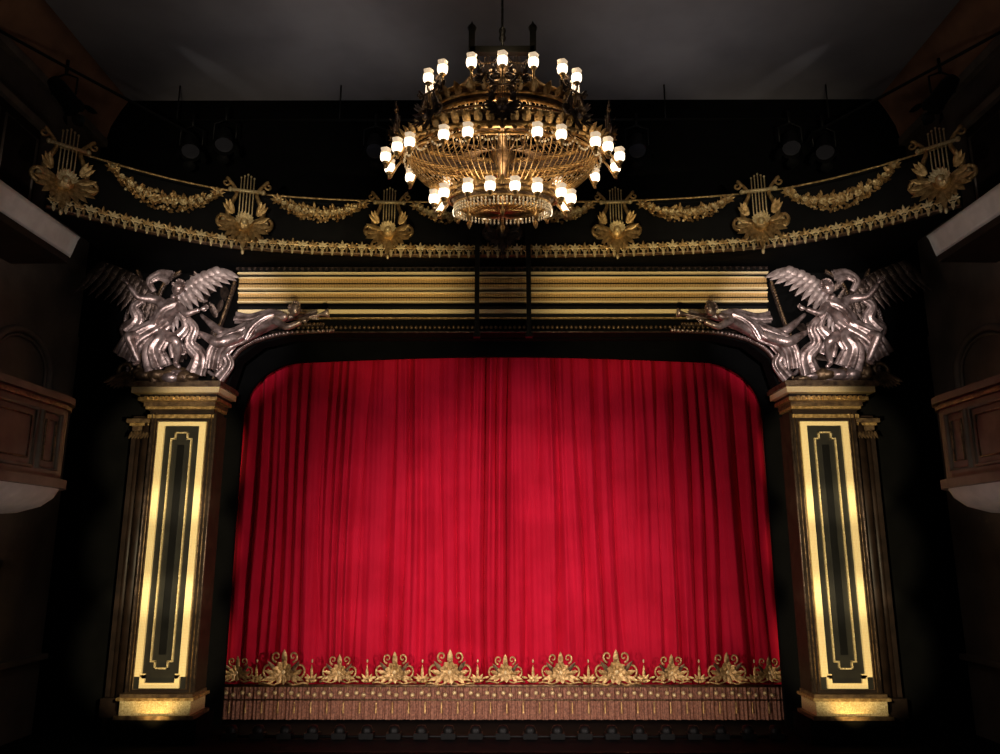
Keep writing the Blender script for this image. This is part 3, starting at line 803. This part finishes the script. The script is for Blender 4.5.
    for r,z,angs,scl in ((1.32,5.16,(0,42,-42,90,-90,138,-138,180),.5),(.88,5.68,(12,-12,62,-62,120,-120),.34)):
        for a in angs:
            p=P(a,r,z+.05); b.M=Matrix.Translation(p)@Matrix.Rotation(math.radians(a),4,'Z')@Matrix.Scale(scl,4)
            lyre(b,'bronze','golddark'); b.M=Matrix.Identity(4)
    b.make('lyre_finials',e)
chandelier()

b=B()
for x in (-.49,.50):
    b.box((x,14.22,C+5.45),(.09,.09,3.0),'iron')
    b.box((x,14.22,C+3.96),(.13,.13,.08),'iron')
    b.box((x,14.4,C+6.9),(.06,.36,.05),'iron')
b.make('chandelier_guide_rails')

# ---------------------------------------------------------------- stage lights
b=B()
b.tube([(-7.6,15.1,C+9.0),(7.6,15.1,C+9.0)],.03,'iron',8)
for x in (-7,-3.5,0,3.5,7): b.tube([(x,15.1,C+9.0),(x,15.1,C+9.83)],.015,'iron',6)
b.make('lighting_pipe')
def can(p,aim,sz=1.0):
    b=B(); p=Vector(p); d=(Vector(aim)-p).normalized(); q=d.to_track_quat('Z','Y').to_matrix().to_4x4()
    b.M=Matrix.Translation(p)@q@Matrix.Scale(sz,4)
    b.lathe((0,0,0),[(0,-.3),(.1,-.28),(.14,-.15),(.15,.2),(.17,.22),(.17,.3)],'iron',16)
    b.lathe((0,0,0),[(0,.2),(.15,.2)],'lens',16)
    for a in (0,pi/2,pi,3*pi/2): b.leaf((.16*math.cos(a),.16*math.sin(a),.3),(.5*math.cos(a),.5*math.sin(a),1),(math.cos(a),math.sin(a),0),.22,.22,'iron',.05,3)
    b.M=Matrix.Identity(4)
    b.tube([p+Vector((-.2*sz,0,0)),p+Vector((-.2*sz,0,.3*sz)),p+Vector((0,0,.38*sz)),p+Vector((.2*sz,0,.3*sz)),p+Vector((.2*sz,0,0))],.018,'iron',6)
    b.tube([p+Vector((0,0,.36*sz)),p+Vector((0,0,.36*sz+.3))],.03,'iron',6)
    b.make('stage_light')
for x,z in ((-6.6,8.35),(-5.9,8.5),(-2.7,8.35),(2.85,8.35),(6.1,8.4),(6.8,8.3)): can((x,15.0,C+z),(x*.6,9,C+0),1.2)
for s in (-1,1):
    b=B(s); b.tube([(8.85,11.5,C+8.75),(8.0,12.7,C+8.65),(6.5,14.8,C+8.5),(6.5,15.6,C+8.5)],.03,'iron',8); b.make('lighting_boom')
    can((s*8.0,12.7,C+8.1),(s*2,16,C),1.1)

# ---------------------------------------------------------------- lights
def light(kind,name,loc,aim,power,col,size=.3,angle=30,blend=.5):
    l=bpy.data.lights.new(name,kind); l.energy=power; l.color=col
    if kind=='SPOT': l.spot_size=math.radians(angle); l.spot_blend=blend; l.shadow_soft_size=size
    elif kind=='AREA': l.shape='RECTANGLE'; l.size=size[0]; l.size_y=size[1]
    else: l.shadow_soft_size=size
    o=bpy.data.objects.new(name,l); sc.collection.objects.link(o); o.location=loc
    if aim: o.rotation_euler=(Vector(aim)-Vector(loc)).to_track_quat('-Z','Y').to_euler()
    return o
for s in (-1,1):
    light('SPOT','curtain_spot',(s*6.0,6.0,C-.4),(-s*.3,17,C-.7),2300,(1,.84,.80),.08,54,1)
    for dz in (1.75,0,-1.7):
        light('SPOT','pillar_spot',(s*1.8,6.5,C+dz*.3),(s*6.24,15,C+dz),4000,(1,.83,.50),.06,16.5,.5)
    light('SPOT','statue_spot',(s*2.6,6,C+2.0),(s*5.8,14.8,C+4.4),2500,(1,.88,.85),.05,21,.6)
    light('SPOT','statue_side_spot',(s*7.0,8.5,C+3),(s*6.2,14.8,C+4.5),500,(1,.85,.8),.05,24,.6)
    light('SPOT','pillar_uplight',(s*6.28,14.50,STAGE+.12),(s*6.28,15.0,C-2.5),32,(1,.66,.22),.05,80,.8)
    light('SPOT','lintel_spot',(s*1.6,8,C+1.2),(s*2.6,15,C+5.0),1250,(1,.80,.44),.1,34,.9)
    light('SPOT','cornice_spot',(s*3.5,5,C+3),(s*5.2,13.6,C+6.4),950,(1,.86,.64),.15,32,.9)
    light('POINT','side_wall_fill',(s*4.5,6,C+3),None,55,(1,.92,.86),.3)  # added fill to lift the side walls and boxes, no fixture here
    light('SPOT','box_underside_fill',(s*3,8,C-2.2),(s*7.9,12.3,C+.7),170,(1,.95,.9),.1,26,1)  # added light from below, brightens the pale box undersides
    light('SPOT','balcony_fill',(s*3,7,C+1),(s*7.8,12.2,C+5.25),260,(1,.93,.86),.1,20,1)  # extra light put in to brighten the cream balcony front
    light('SPOT','ceiling_wash',(s*3,13.2,C+6.9),(s*3.5,13.0,C+9.85),52,(.95,.9,.92),.2,140,1)
    light('SPOT','ceiling_pattern_spot',(s*8.0,11.0,C+9.0),(s*6.0,14.7,C+9.85),75,(1,.97,.95),.02,9,1)
light('SPOT','curtain_wash_spot',(0,4,C-.2),(0,17,C-1.7),1500,(1,.84,.80),.10,46,1)
light('SPOT','curtain_key_spot',(0,3,C-.2),(.15,17,C-.2),420,(1,.86,.82),.06,24,.15)
light('AREA','footlight_strip',(0,15.55,STAGE+.2),(0,16.9,STAGE+.55),24,(1,.72,.45),(9.6,.08))
for dx,z,p in ((0,4.62,18),(0,5.35,18),(0,6.15,12)):
    light('POINT','chandelier_glow',(dx,8.8,C+z),None,p,(1,.74,.44),.15)
w=bpy.data.worlds.new('w'); sc.world=w; w.use_nodes=True
w.node_tree.nodes['Background'].inputs[0].default_value=(.5,.42,.4,1); w.node_tree.nodes['Background'].inputs[1].default_value=.01

# ---------------------------------------------------------------- camera
cam=bpy.data.cameras.new('camera'); co=bpy.data.objects.new('camera',cam); sc.collection.objects.link(co)
co.location=(0,0,C); co.rotation_euler=(math.radians(90+12.5),0,math.radians(.2))
cam.sensor_width=36; cam.lens=28; cam.clip_end=100
sc.camera=co
